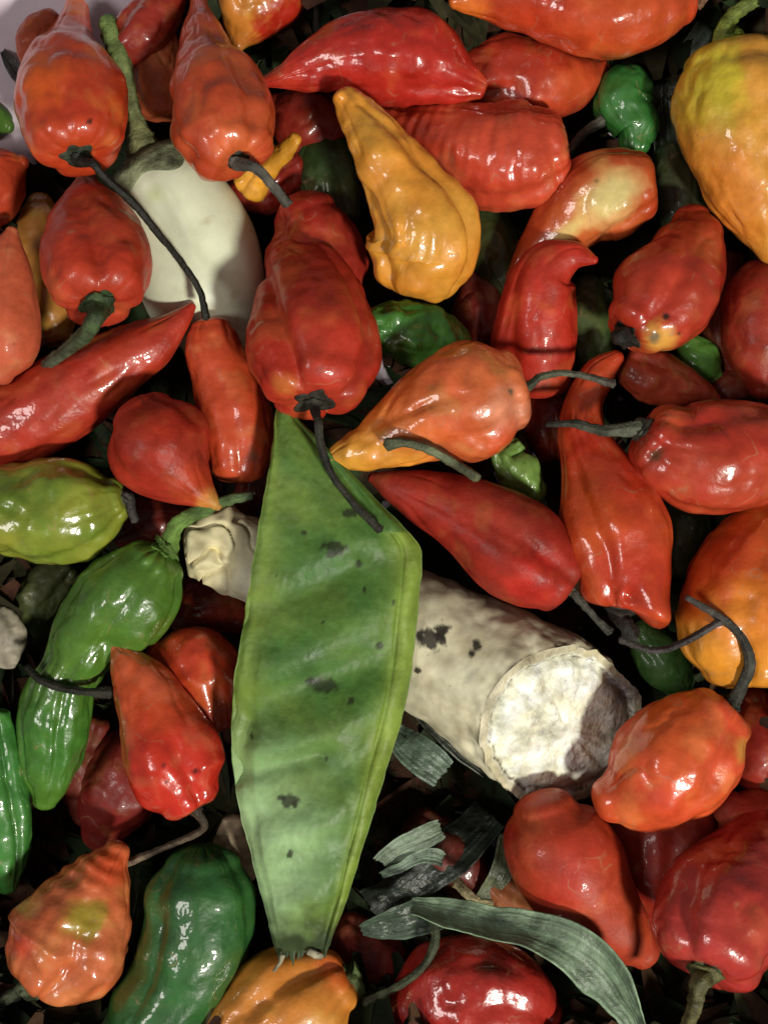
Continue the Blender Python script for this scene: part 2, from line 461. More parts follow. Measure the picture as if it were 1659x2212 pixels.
add('red_pepper', 'broad glossy red pepper lying sideways above the yellow pepper tip', (190, 26, 20), (300, 330), [(1040,188,24),(985,168,58),(905,133,96),(825,122,100),(740,126,80),(665,150,48),(605,168,24),(568,178,9)], m='wrinkled', lump=0.12, wr=0.05, lobes=2,
    paint=[(620,165,40,(205,60,34),0.6)], dimple=0.1)
add('red_pepper', 'folded red pepper squeezed between three glossy red ones', (184, 40, 24), (205, 190), [(1020,170,60),(1080,160,78),(1150,165,80),(1215,172,66),(1270,160,40),(1308,138,12)], m='gloss', lump=0.14, bumps=[(1210,190,22,60),(1140,205,18,50)],
    paint=[(1240,175,50,(205,84,40),0.7,1.8,-30)])
add('red_pepper', 'large glossy orange-red pepper cut off by the top edge', (204, 46, 22), (350, 340), [(1478,-12,62),(1430,-10,98),(1345,-12,132),(1250,-22,124),(1150,-30,106),(1070,-18,72),(1012,-2,34),(982,2,17)], c2=(210, 70, 30), m='wrinkled', lump=0.08, wr=0.04,
    paint=[(1000,15,60,(218,112,40),0.9)], stem=dict(p=[(1510,10,330),(1525,-20,330)], r=(10,8), c=(110,80,60), cc=(120,80,62), calyx=0.2))
add('orange_pepper', 'crinkled orange-red pepper lying sideways under the yellow pepper', (206, 66, 28), (285, 215), [(1192,322,85),(1140,334,110),(1060,336,112),(965,314,92),(890,290,62),(825,268,34)], c2=(200, 50, 26), m='wrinkled', ridge=(0.035, 0.22), lump=0.06, wr=0.04)
add('yellow_pepper', 'yellow-orange pepper with a blunt tip and shiny bent body', (224, 134, 32), (350, 380), [(902,600,92,330),(914,545,118,345),(912,485,112,375),(880,422,88,395),(834,345,72,400),(795,280,52,395),(766,238,37,390),(750,212,27,388)], c2=(230, 160, 50), m='wrinkled', lump=0.13, wr=0.07, twist=1.2, lobe=0.13, fade=2.0,
    paint=[(900,630,60,(190,120,34),0.6)], bumps=[(735,205,8,16),(768,208,8,14)])
add('green_pepper', 'glossy green curled pepper between the big yellow pepper and the red pile', (40, 104, 36), (190, 190), [(1375,175,42),(1345,205,62),(1350,240,55),(1375,275,48),(1372,310,34)], m='gloss', lump=0.12, wr=0.02)
add('yellow_pepper', 'big yellow pepper with a lime shoulder and pale green stem', (216, 142, 40), (330, 300), [(1585,140,105),(1590,195,136),(1608,275,140),(1635,370,125),(1658,460,95),(1672,530,50)], c2=(222, 152, 52), m='wrinkled', lump=0.08, lobe=0.08, wr=0.05,
    paint=[(1540,165,80,(208,196,52),0.85,1.5,70),(1490,230,46,(200,180,50),0.6,1.4,80),(1560,255,46,(184,156,40),0.5),(1585,430,90,(212,112,34),0.6,1.6,70)], fold=0.07, stem=dict(p=[(1558,90,345),(1572,45,360),(1605,15,375),(1640,0,380)], r=(19,12), c=(128,142,52), c2=(80,92,48), cc=(140,148,56), calyx=0.3, knob=False))
add('red_pepper', 'red pepper with a large cream-yellow patch on its flank', (190, 44, 20), (280, 200), [(1385,402,74),(1340,412,94),(1280,432,96),(1220,482,74),(1165,545,52),(1118,605,28)], c2=(196, 70, 34), m='gloss', lump=0.06, wr=0.02, pw=0.45,
    paint=[(1300,440,74,(206,110,50),0.8,1.9,-42),(1318,425,54,(228,208,136),0.97,1.5,-42),(1228,498,22,(226,196,120),0.95,2.6,-42),(1290,345,30,(214,160,90),0.7),(1290,392,4,(40,30,20),1)])
add('red_pepper', 'smooth red pepper whose pointed tip hooks sideways over the patchy one', (192, 30, 18), (180, 330), [(1148,812,88),(1155,740,92),(1162,670,86),(1172,612,74),(1194,572,58),(1240,553,32),(1284,562,9)], m='satin', lump=0.05, wr=0.02)
add('red_pepper', 'red pepper with a black calyx and a scarred yellow patch beside it', (180, 32, 20), (340, 250), [(1372,705,70),(1402,675,100),(1440,628,112),(1476,572,90),(1494,515,70),(1492,475,40)], c2=(188, 46, 26), m='gloss', lump=0.09, lobe=0.1,
    paint=[(1425,730,42,(208,150,66),1.0),(1413,728,16,(120,104,74),1.0),(1438,684,9,(40,14,10),1),(1466,720,5,(50,20,10),1)],
    stem=dict(p=[(1342,722,410),(1335,732,420)], r=(16,12), c=(34,30,24), cc=(40,36,28), calyx=0.3))
add('red_pepper', 'dull dark red pepper cut off by the edge below the big yellow pepper', (150, 30, 20), (230, 230), [(1690,600,60),(1660,640,90),(1640,700,86),(1640,770,70),(1650,840,34)], m='matte')
add('green_pepper', 'small bright green pepper showing beneath the scarred red pepper', (72, 132, 44), (170, 170), [(1480,735,28),(1505,770,44),(1530,800,34),(1545,815,18)], m='satin')
add('red_pepper', 'shaded red pepper lying above the stalk of the sideways red pepper', (176, 48, 28), (210, 215), [(1365,790,48),(1410,815,58),(1460,835,52),(1510,850,34),(1545,865,14)], m='satin')

# --- left middle
add('red_pepper', 'plump red pepper with a bent green stem beside the white eggplant', (190, 38, 22), (445, 265), [(213,628,98),(211,588,112),(208,548,114),(200,490,95),(191,435,56),(188,398,26)], c2=(196, 52, 30), m='satin', lump=0.06, lobe=0.12,
    stem=dict(p=[(206,690,505),(186,722,455),(150,752,380),(100,790,300)], r=(17,12), c=(60,78,44), c2=(80,84,70), cc=(54,74,40), calyx=0.38, knob=False))
add('orange_pepper', 'salmon-orange pepper cut off by the edge beside the plump red one', (206, 84, 46), (320, 320), [(-25,800,55),(-12,750,88),(-2,690,88),(8,620,70),(18,550,42),(27,500,14)], m='satin', lump=0.05)
add('red_pepper', 'orange-red pepper end poking in from the edge, above the salmon pepper', (196, 52, 28), (250, 250), [(-110,430,70),(-60,412,88),(-15,390,84),(25,362,48),(50,350,16)], m='satin')
add('orange_pepper', 'shaded yellow-orange pepper deep behind the plump red one', (190, 120, 38), (170, 150), [(118,728,40),(108,670,62),(98,570,70),(90,480,60),(86,438,28)], m='gloss', lump=0.14)
add('red_pepper', 'dark red pepper behind the twin-lobed red pepper', (164, 24, 18), (215, 215), [(700,640,92),(690,580,106),(678,515,98),(662,468,68)], m='satin', lump=0.14, lobe=0.1, dimple=0.1)
add('red_pepper', 'large red pepper with deep grooves and a black stem resting on the green pod', (186, 34, 20), (430, 275), [(678,830,110),(677,785,136),(675,730,138),(668,660,118),(655,605,96),(630,568,60)], c2=(178, 30, 20), m='satin', lump=0.05, lobe=0.15, lobes=4, phase=0.35, fade=0.9,
    paint=[(612,830,30,(200,110,50),0.8),(690,800,7,(50,20,12),1)],
    stem=dict(p=[(688,912,490),(692,955,475),(715,1020,452),(762,1085,438),(822,1145,432)], r=(9,6), c=(40,40,32), cc=(52,48,40), calyx=0.34))
add('red_pepper', 'long glossy red pepper with its tip touching the white eggplant', (182, 30, 18), (230, 275), [(-70,985,60),(0,938,90),(60,903,95),(125,866,95),(200,818,86),(280,768,68),(338,733,52),(388,692,27),(416,661,9)], c2=(190, 48, 30), m='wrinkled', lump=0.05, wr=0.03, lobes=2, lobe=0.05)
add('orange_pepper', 'orange-red waisted pepper with a grey bruise at its rounded end', (202, 62, 20), (265, 250), [(514,1012,60),(516,965,75),(506,895,80),(484,828,70),(466,770,63),(458,728,56),(455,708,44)], m='gloss', lump=0.06, wr=0.03, dimple=0.02, tipcap=0.5, paint=[(548,985,18,(130,76,56),0.9,0.7)])
add('red_pepper', 'round dark red pepper with a pale yellowish tip', (160, 24, 18), (330, 350), [(308,893,68),(328,930,104),(355,978,112),(388,1024,80),(430,1063,40),(472,1094,10)], c2=(174, 34, 20), m='matte', lump=0.05, wr=0.015, dimple=0.02,
    paint=[(458,1086,40,(204,150,70),1.0),(420,1050,50,(196,66,24),0.6)])
add('green_pepper', 'yellow-green mottled pepper cut off by the edge below the long red one', (104, 128, 34), (315, 300), [(252,1082,46),(212,1093,86),(150,1104,110),(80,1106,108),(0,1106,96),(-60,1105,60)], c2=(142, 142, 40), m='gloss', lump=0.13, wr=0.06, mix=1.3,
    paint=[(240,1030,40,(80,100,30),0.7),(20,1070,50,(86,118,34),0.7)], stem=dict(p=[(285,1105,320),(292,1125,310)], r=(9,7), c=(60,58,54), cc=(74,80,60), calyx=0.2))
add('green_pepper', 'long bent bright green pepper with a wrinkled lower half', (58, 98, 22), (310, 240), [(336,1215,66),(302,1262,98),(252,1322,106),(190,1388,84),(150,1442,70),(130,1500,74),(115,1560,76),(112,1630,68),(104,1690,50),(96,1730,24)], c2=(74, 116, 30), m='wrinkled', lump=0.09, wr=0.07, lobes=5, fade=3.0, lobe=0.07, dimple=0.06,
    bumps=[(238,1405,-34,34),(95,1420,-16,40),(300,1250,10,40)], paint=[(110,1600,110,(50,112,38),0.6)],
    stem=dict(p=[(385,1130,345),(450,1096,345),(500,1078,345),(546,1070,345)], r=(16,8), c=(92,122,52), c2=(70,84,60), cc=(84,118,48), calyx=0.3, knob=False))
add('green_pepper', 'green pepper with lengthwise folds cut off by the edge at the left', (52, 116, 40), (270, 250), [(-10,1545,30),(-12,1600,48),(-8,1690,62),(2,1790,64),(10,1865,46),(16,1915,20)], m='gloss', lump=0.12, wr=0.06, lobe=0.16, fade=2.0, lobes=5)
add('orange_pepper', 'brownish orange pepper with a red split base next to the pod', (198, 50, 24), (360, 320), [(412,1725,64),(392,1685,98),(374,1630,106),(345,1560,86),(310,1482,66),(274,1428,40),(252,1400,16)], m='gloss', lump=0.09, lobe=0.12, wr=0.03,
    grad=[(0,(190,34,24)),(0.35,(194,46,26)),(0.55,(190,74,28)),(1,(178,88,38))], paint=[(425,1665,8,(50,16,12),1,1.5),(352,1655,6,(60,24,16),1,0.6),(360,1690,4,(60,20,14),1,0.5)],
    stem=dict(p=[(440,1790,335),(370,1825,290),(268,1868,260)], r=(8,6), c=(60,52,40), c2=(110,96,80), cc=(46,40,30), calyx=0.22))
add('red_pepper', 'orange-red pepper tucked between the brownish pepper and the pod', (202, 50, 26), (235, 235), [(462,1555,55),(452,1500,74),(430,1445,86),(385,1418,66),(340,1410,30)], m='gloss', lump=0.1, dimple=0.03)

# --- middle right
add('orange_pepper', 'orange pepper with a pointed yellow tail and dry grey stem at the centre', (204, 92, 32), (375, 385), [(1098,845,88),(1055,856,122),(1000,868,126),(930,894,108),(860,930,78),(790,966,52),(732,986,28),(700,997,11)], c2=(208, 116, 42), m='wrinkled', lump=0.09, wr=0.06,
    grad=[(0,(206,104,60)),(0.35,(204,84,44)),(0.6,(206,106,42)),(1,(222,152,50))], paint=[(735,990,70,(226,160,56),0.9,1.5,-20),(860,1000,40,(222,150,50),0.8,2.0,-15),(1090,890,58,(218,140,106),0.9),(1103,848,7,(90,80,60),1),(1095,960,50,(206,72,30),0.7)],
    stem=dict(p=[(1165,815,372),(1210,806,365),(1260,812,365),(1325,830,360)], r=(8,6), c=(84,92,70), c2=(78,72,66), cc=(96,108,78), calyx=0.22))
add('red_pepper', 'dark red teardrop pepper lying across the cream root', (150, 22, 18), (320, 330), [(1205,1255,72),(1168,1228,96),(1110,1182,108),(1040,1132,94),(965,1094,74),(895,1066,54),(840,1045,32),(804,1032,12)], c2=(164, 30, 22), m='matte', lump=0.04, wr=0.015,
    paint=[(1160,1260,70,(180,34,26),0.6)], stem=dict(p=[(1262,1308,330),(1290,1340,325),(1318,1365,320)], r=(8,6), c=(66,66,58), cc=(54,56,46), calyx=0.18))
add('red_pepper', 'tall red pepper with a long tail and a small knuckle lobe at its base', (190, 32, 18), (340, 250), [(1340,1275,88,330),(1344,1230,100,330),(1334,1160,120,315),(1310,1080,106,300),(1278,1000,70,285),(1258,930,50,265),(1262,870,42,250),(1292,810,36,245),(1332,772,18,255)], c2=(200, 62, 26), m='gloss', lump=0.09, lobe=0.1, wr=0.02,
    bumps=[(1400,1298,34,30),(1362,1285,-24,15),(1368,1325,-24,16)], pull=[(1405,1310,10,34,36)], paint=[(1300,1120,60,(204,84,30),0.6)],
    stem=dict(p=[(1352,1352,360),(1365,1375,350)], r=(15,11), c=(40,36,30), cc=(44,40,34), calyx=0.34))
add('red_pepper', 'stout red pepper lying sideways with its grey stem pointing to the centre', (180, 30, 22), (370, 330), [(1415,945,78),(1452,970,102),(1520,988,122),(1600,985,118),(1680,975,100),(1750,960,60)], c2=(186, 54, 30), m='gloss', lump=0.08, wr=0.03,
    paint=[(1415,985,14,(90,60,34),0.9,1.4,-30),(1455,900,40,(190,80,40),0.6)], stem=dict(p=[(1370,925,385),(1300,930,375),(1240,915,365),(1180,918,350)], r=(15,5), c=(84,88,74), c2=(40,40,34), cc=(78,84,66), calyx=0.26, knob=False))
add('green_pepper', 'dark green pepper tucked under the shiny yellow pepper', (58, 124, 38), (300, 240), [(806,700,44),(840,708,58),(890,718,68),(945,738,66),(985,765,44)], m='wrinkled', lump=0.22, wr=0.08, fold=0.1)
add('green_pepper', 'small curled pale green pepper above the dark red teardrop pepper', (104, 140, 58), (240, 220), [(1120,960,20),(1095,985,32),(1120,1020,48),(1140,1060,40),(1140,1095,24)], m='gloss', lump=0.22, wr=0.08)
add('orange_pepper', 'big orange pepper with a reddish top cut off by the edge', (214, 112, 28), (290, 250), [(1610,1450,88),(1608,1385,136),(1622,1300,152),(1655,1205,128),(1690,1120,90)], c2=(222, 136, 40), m='gloss', lump=0.07, wr=0.05,
    grad=[(0,(220,146,42)),(0.4,(218,116,30)),(0.62,(196,62,24)),(1,(170,36,18))], paint=[(1540,1215,80,(188,58,26),0.85,1.5,-50),(1500,1400,50,(222,150,46),0.7)])
add('green_pepper', 'green pepper deep beneath the dry twig near the tall red pepper', (48, 96, 36), (130, 130), [(1380,1360,30),(1410,1400,50),(1440,1440,56),(1465,1475,36)], m='satin')

# --- lower right
add('orange_pepper', 'blocky shiny orange pepper with a curved dark stem in front of the root end', (214, 78, 24), (315, 295), [(1552,1545,78),(1515,1582,112),(1460,1638,130),(1402,1688,116),(1355,1718,82),(1318,1732,46)], c2=(206, 56, 24), m='gloss', lump=0.11, lobe=0.12, wr=0.03,
    paint=[(1605,1620,30,(204,140,60),0.9,0.6),(1450,1530,60,(212,96,34),0.7,1.8,-40)], bumps=[(1300,1720,8,30)],
    stem=dict(p=[(1598,1488,355),(1618,1430,385),(1598,1372,405),(1552,1332,395),(1482,1290,380)], r=(13,6), c=(52,54,46), c2=(64,60,56), cc=(92,124,60), calyx=0.2, knob=False))
add('red_pepper', 'smooth red pear-shaped pepper below the cut root', (178, 30, 18), (265, 245), [(1172,1745,66),(1185,1790,104),(1218,1850,120),(1262,1918,112),(1312,1980,86),(1358,2028,62),(1388,2056,40)], c2=(182, 52, 24), m='satin', lump=0.05, wr=0.01, dimple=0.0, lobe=0.02, fold=0.015)
add('red_pepper', 'crimson pepper with a pinkish shoulder and green-brown stem in the corner', (172, 26, 26), (450, 250), [(1534,2055,116),(1545,2012,134),(1568,1955,136),(1605,1890,110),(1645,1832,82),(1690,1775,50)], c2=(180, 44, 40), m='gloss', lump=0.07, lobe=0.12, wr=0.03,
    paint=[(1500,2030,80,(184,60,56),0.6)], stem=dict(p=[(1510,2125,500),(1500,2172,480),(1480,2228,450)], r=(17,12), c=(78,76,44), c2=(90,84,50), cc=(56,66,34), calyx=0.3, knob=False))
add('red_pepper', 'dull red pepper just above the crimson corner pepper at the edge', (160, 30, 24), (230, 230), [(1700,1850,50),(1660,1810,86),(1610,1770,84),(1575,1745,40)], m='matte')
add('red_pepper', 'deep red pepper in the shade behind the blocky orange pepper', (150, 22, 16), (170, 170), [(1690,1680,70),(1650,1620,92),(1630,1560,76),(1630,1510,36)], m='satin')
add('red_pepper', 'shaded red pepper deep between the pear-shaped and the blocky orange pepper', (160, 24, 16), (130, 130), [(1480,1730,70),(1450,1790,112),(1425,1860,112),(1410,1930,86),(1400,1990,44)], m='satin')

# --- lower left and bottom
add('orange_pepper', 'crumpled orange pepper with a greenish yellow patch near the corner', (204, 84, 32), (340, 285), [(100,2098,92),(140,2048,124),(170,1990,116),(200,1930,90),(230,1880,62),(254,1842,32)], c2=(200, 100, 50), m='wrinkled', lump=0.12, lobe=0.2, lobes=3, phase=2.2, wr=0.06, ridge=(0.03, 0.28),
    paint=[(185,1985,55,(150,128,40),1.0,1.0),(60,1960,28,(208,150,80),0.8),(235,1870,50,(196,70,30),0.8),(45,2040,30,(196,60,40),0.7)],
    stem=dict(p=[(60,2130,350),(30,2150,330),(-10,2170,300)], r=(17,12), c=(84,94,66), c2=(60,60,52), cc=(80,98,62), calyx=0.3))
add('green_pepper', 'dark green glossy pepper beside the torn end of the pod', (22, 72, 24), (285, 310), [(437,1868,80),(436,1912,110),(434,1975,118),(420,2050,116),(388,2122,108),(335,2205,106),(275,2290,80)], c2=(34, 92, 30), m='wrinkled', lump=0.1, wr=0.03, dimple=0.0)
add('orange_pepper', 'amber-orange pepper under the torn end of the pod', (214, 120, 30), (280, 300), [(728,2118,72),(682,2146,112),(612,2186,128),(525,2240,110),(430,2292,60)], c2=(216, 130, 36), m='gloss', lump=0.08, lobe=0.14, wr=0.02,
    paint=[(730,2090,60,(200,84,30),0.8)], stem=dict(p=[(785,2172,250),(800,2200,240)], r=(14,10), c=(90,106,60), cc=(86,104,60), calyx=0.2))
add('red_pepper', 'bruised glossy red pepper at the bottom under the grey-green leaf', (166, 22, 22), (270, 260), [(1180,2215,50),(1120,2180,104),(1035,2152,126),(945,2152,110),(875,2172,62),(825,2186,26)], c2=(176, 30, 26), m='wrinkled', lump=0.09, wr=0.04, paint=[(1075,2085,36,(80,22,16),0.9,1.5,30)])
# --- deep ones that show only in the gaps
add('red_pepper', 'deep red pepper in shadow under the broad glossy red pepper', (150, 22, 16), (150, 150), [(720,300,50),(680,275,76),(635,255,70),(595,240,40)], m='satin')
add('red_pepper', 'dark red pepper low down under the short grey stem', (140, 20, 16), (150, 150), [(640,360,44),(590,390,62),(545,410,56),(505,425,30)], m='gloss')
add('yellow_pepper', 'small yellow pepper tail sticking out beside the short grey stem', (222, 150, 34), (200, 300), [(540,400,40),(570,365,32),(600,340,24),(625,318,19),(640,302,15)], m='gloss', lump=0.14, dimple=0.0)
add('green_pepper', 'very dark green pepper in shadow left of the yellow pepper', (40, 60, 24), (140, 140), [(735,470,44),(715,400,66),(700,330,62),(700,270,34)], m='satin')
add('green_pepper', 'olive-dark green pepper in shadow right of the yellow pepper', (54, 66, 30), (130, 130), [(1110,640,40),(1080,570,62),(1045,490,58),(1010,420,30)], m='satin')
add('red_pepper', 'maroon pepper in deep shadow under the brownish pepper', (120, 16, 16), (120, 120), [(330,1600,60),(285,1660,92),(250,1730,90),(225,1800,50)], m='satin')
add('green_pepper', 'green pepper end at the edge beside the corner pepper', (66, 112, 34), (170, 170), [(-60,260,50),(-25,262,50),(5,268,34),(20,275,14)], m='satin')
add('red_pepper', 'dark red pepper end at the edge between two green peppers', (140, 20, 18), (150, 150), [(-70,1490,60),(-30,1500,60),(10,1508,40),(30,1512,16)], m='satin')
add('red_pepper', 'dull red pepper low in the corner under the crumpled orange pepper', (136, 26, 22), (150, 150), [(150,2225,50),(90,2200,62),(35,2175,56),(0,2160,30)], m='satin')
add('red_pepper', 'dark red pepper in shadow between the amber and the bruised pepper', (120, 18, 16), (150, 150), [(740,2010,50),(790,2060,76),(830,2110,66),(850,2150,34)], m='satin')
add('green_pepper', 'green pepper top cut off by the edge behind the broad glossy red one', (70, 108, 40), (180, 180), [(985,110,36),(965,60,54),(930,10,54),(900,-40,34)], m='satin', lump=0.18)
FILL = [  # low peppers added in the gaps, their shade put into darkened skin colours
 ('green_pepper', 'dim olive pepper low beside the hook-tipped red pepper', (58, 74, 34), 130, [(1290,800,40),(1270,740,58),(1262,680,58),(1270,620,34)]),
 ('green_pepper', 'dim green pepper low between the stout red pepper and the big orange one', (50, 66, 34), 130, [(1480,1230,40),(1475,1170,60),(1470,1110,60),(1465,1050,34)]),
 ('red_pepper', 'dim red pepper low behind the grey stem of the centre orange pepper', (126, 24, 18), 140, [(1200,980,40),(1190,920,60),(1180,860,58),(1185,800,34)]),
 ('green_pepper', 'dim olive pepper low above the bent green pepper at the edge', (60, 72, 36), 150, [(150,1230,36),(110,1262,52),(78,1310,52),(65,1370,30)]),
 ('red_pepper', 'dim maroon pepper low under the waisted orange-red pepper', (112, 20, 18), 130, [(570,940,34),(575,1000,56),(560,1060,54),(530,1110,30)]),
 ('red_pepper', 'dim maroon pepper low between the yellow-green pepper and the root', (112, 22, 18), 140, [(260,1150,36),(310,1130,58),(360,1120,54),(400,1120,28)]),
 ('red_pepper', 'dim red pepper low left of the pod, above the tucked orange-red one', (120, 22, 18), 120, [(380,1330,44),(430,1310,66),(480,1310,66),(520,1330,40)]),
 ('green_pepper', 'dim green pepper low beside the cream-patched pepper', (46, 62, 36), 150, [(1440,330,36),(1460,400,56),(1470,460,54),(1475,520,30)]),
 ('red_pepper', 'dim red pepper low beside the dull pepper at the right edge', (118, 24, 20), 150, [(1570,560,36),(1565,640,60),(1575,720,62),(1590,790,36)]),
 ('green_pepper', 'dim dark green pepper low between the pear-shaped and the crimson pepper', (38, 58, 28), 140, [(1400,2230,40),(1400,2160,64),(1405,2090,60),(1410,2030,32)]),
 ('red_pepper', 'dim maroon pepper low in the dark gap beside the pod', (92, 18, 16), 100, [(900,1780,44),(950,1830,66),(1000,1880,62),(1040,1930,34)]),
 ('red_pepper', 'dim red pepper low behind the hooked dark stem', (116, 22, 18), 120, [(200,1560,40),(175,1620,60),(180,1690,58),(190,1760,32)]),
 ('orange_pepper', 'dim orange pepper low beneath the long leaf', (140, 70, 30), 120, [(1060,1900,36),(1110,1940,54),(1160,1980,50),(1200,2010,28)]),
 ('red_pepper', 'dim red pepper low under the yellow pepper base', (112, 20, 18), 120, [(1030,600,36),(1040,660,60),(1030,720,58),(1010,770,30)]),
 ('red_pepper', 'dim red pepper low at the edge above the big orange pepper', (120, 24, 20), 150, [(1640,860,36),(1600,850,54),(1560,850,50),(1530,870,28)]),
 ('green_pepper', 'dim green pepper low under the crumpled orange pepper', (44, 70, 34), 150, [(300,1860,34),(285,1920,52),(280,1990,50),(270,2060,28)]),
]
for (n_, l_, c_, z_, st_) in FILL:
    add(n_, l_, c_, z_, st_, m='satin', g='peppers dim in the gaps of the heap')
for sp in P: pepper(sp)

# ------------------------------------------------------------------ white eggplant
def eggplant():
    sp = dict(st=[(322,362,84),(345,398,112),(372,448,130),(415,540,141),(448,640,130),(480,730,88)], z=(215,130), dimple=0.05, cap=0.35)
    C, t, r, u = loft(sp)
    n, M = len(C), 72
    e1 = np.stack([-t[:, 1], t[:, 0], np.zeros(n)], 1); e1 /= np.linalg.norm(e1, axis=1)[:, None]
    e2 = np.cross(t, e1); e2 *= np.sign(e2[:, 2])[:, None]
    ph = np.linspace(0, 2 * math.pi, M, endpoint=False)
    Q = (C[:, None, :] + r[:, None, None] * (np.cos(ph)[None, :, None] * e1[:, None, :] + 0.9 * np.sin(ph)[None, :, None] * e2[:, None, :])).reshape(-1, 3)
    nr = Q - np.repeat(C, M, 0); nr /= np.linalg.norm(nr, axis=1)[:, None] + 1e-9
    Q = Q + nr * (5 * S * fbm(Q / (150 * S), 2))[:, None]
    origin = np.array([Q[:, 0].mean(), Q[:, 1].mean(), Q[:, 2].min()])
    root = empty('eggplant', origin); tag(root, 'white eggplant with a grey-green cap and stalk, crossed by a black pepper stem', 'eggplant')
    col = np.tile(lin((230, 238, 208)), (len(Q), 1))
    x, y = toplan(Q)
    f = np.clip(1 - np.hypot(x - 335, y - 420) / 26, 0, 1)[:, None] * 0.5
    col = col * (1 - f) + lin((176, 196, 96)) * f
    an_ = np.stack([np.tile(np.cos(ph), n) * 7, np.tile(np.sin(ph), n) * 7, np.repeat(u, M) * 1.5], 1)
    f = np.clip(0.5 * fbm(an_, 2), 0, 0.4)[:, None]; col = col * (1 - f) + lin((204, 210, 160)) * f
    f = np.clip(1.6 * (fbm(Q / (60 * S) + 40, 3) - 0.35), 0, 0.5)[:, None]; col = col * (1 - f) + lin((190, 176, 130)) * f
    F = grid_faces(n, M)
    F.append(tuple(range(M))[::-1]); F.append(tuple((n - 1) * M + j for j in range(M)))
    mesh_obj('body', Q, F, MAT['egg'], col, root, origin)
    # cap: a skirt over the top, with pointed sepals
    k0 = 34; V = []; nn = 26
    for i in range(nn):
        s = i / (nn - 1)
        for j in range(M):
            a = ph[j]
            lim = 15 + (5 + 7 * abs(math.cos(2.5 * a + 0.4)) ** 2) 
            q = s * lim * 1.0
            i0 = int(q); ff = q - i0
            p = Q[i0 * M + j] * (1 - ff) + Q[(i0 + 1) * M + j] * ff
            d = p - (C[i0]); d = d / (np.linalg.norm(d) + 1e-9) - t[i0] * (1 if i0 < 10 else 0.2)
            d /= np.linalg.norm(d)
            V.append(p + d * S * (7 * (1 - s ** 6) + 1.5 - (6 if i == nn - 1 else 0)))
    V = np.array(V); cc = lin((128, 136, 104)) * (1 + 0.6 * fbm(V / (22 * S), 3))[:, None].clip(0.4, 1.7)
    mesh_obj('cap', V, grid_faces(nn, M), MAT['stem'], cc, root, origin)
    pts = [W(322,350,225), W(308,312,245), W(292,250,262), W(280,200,275), W(268,150,285), W(250,100,290), W(236,55,290), W(232,40,290)]
    tube('stalk', pts, np.array([58, 34, 17, 15, 20, 24, 22, 18]) * S, (112, 116, 78), root, origin, n=60, m=16, tip=(96, 118, 60))
eggplant()

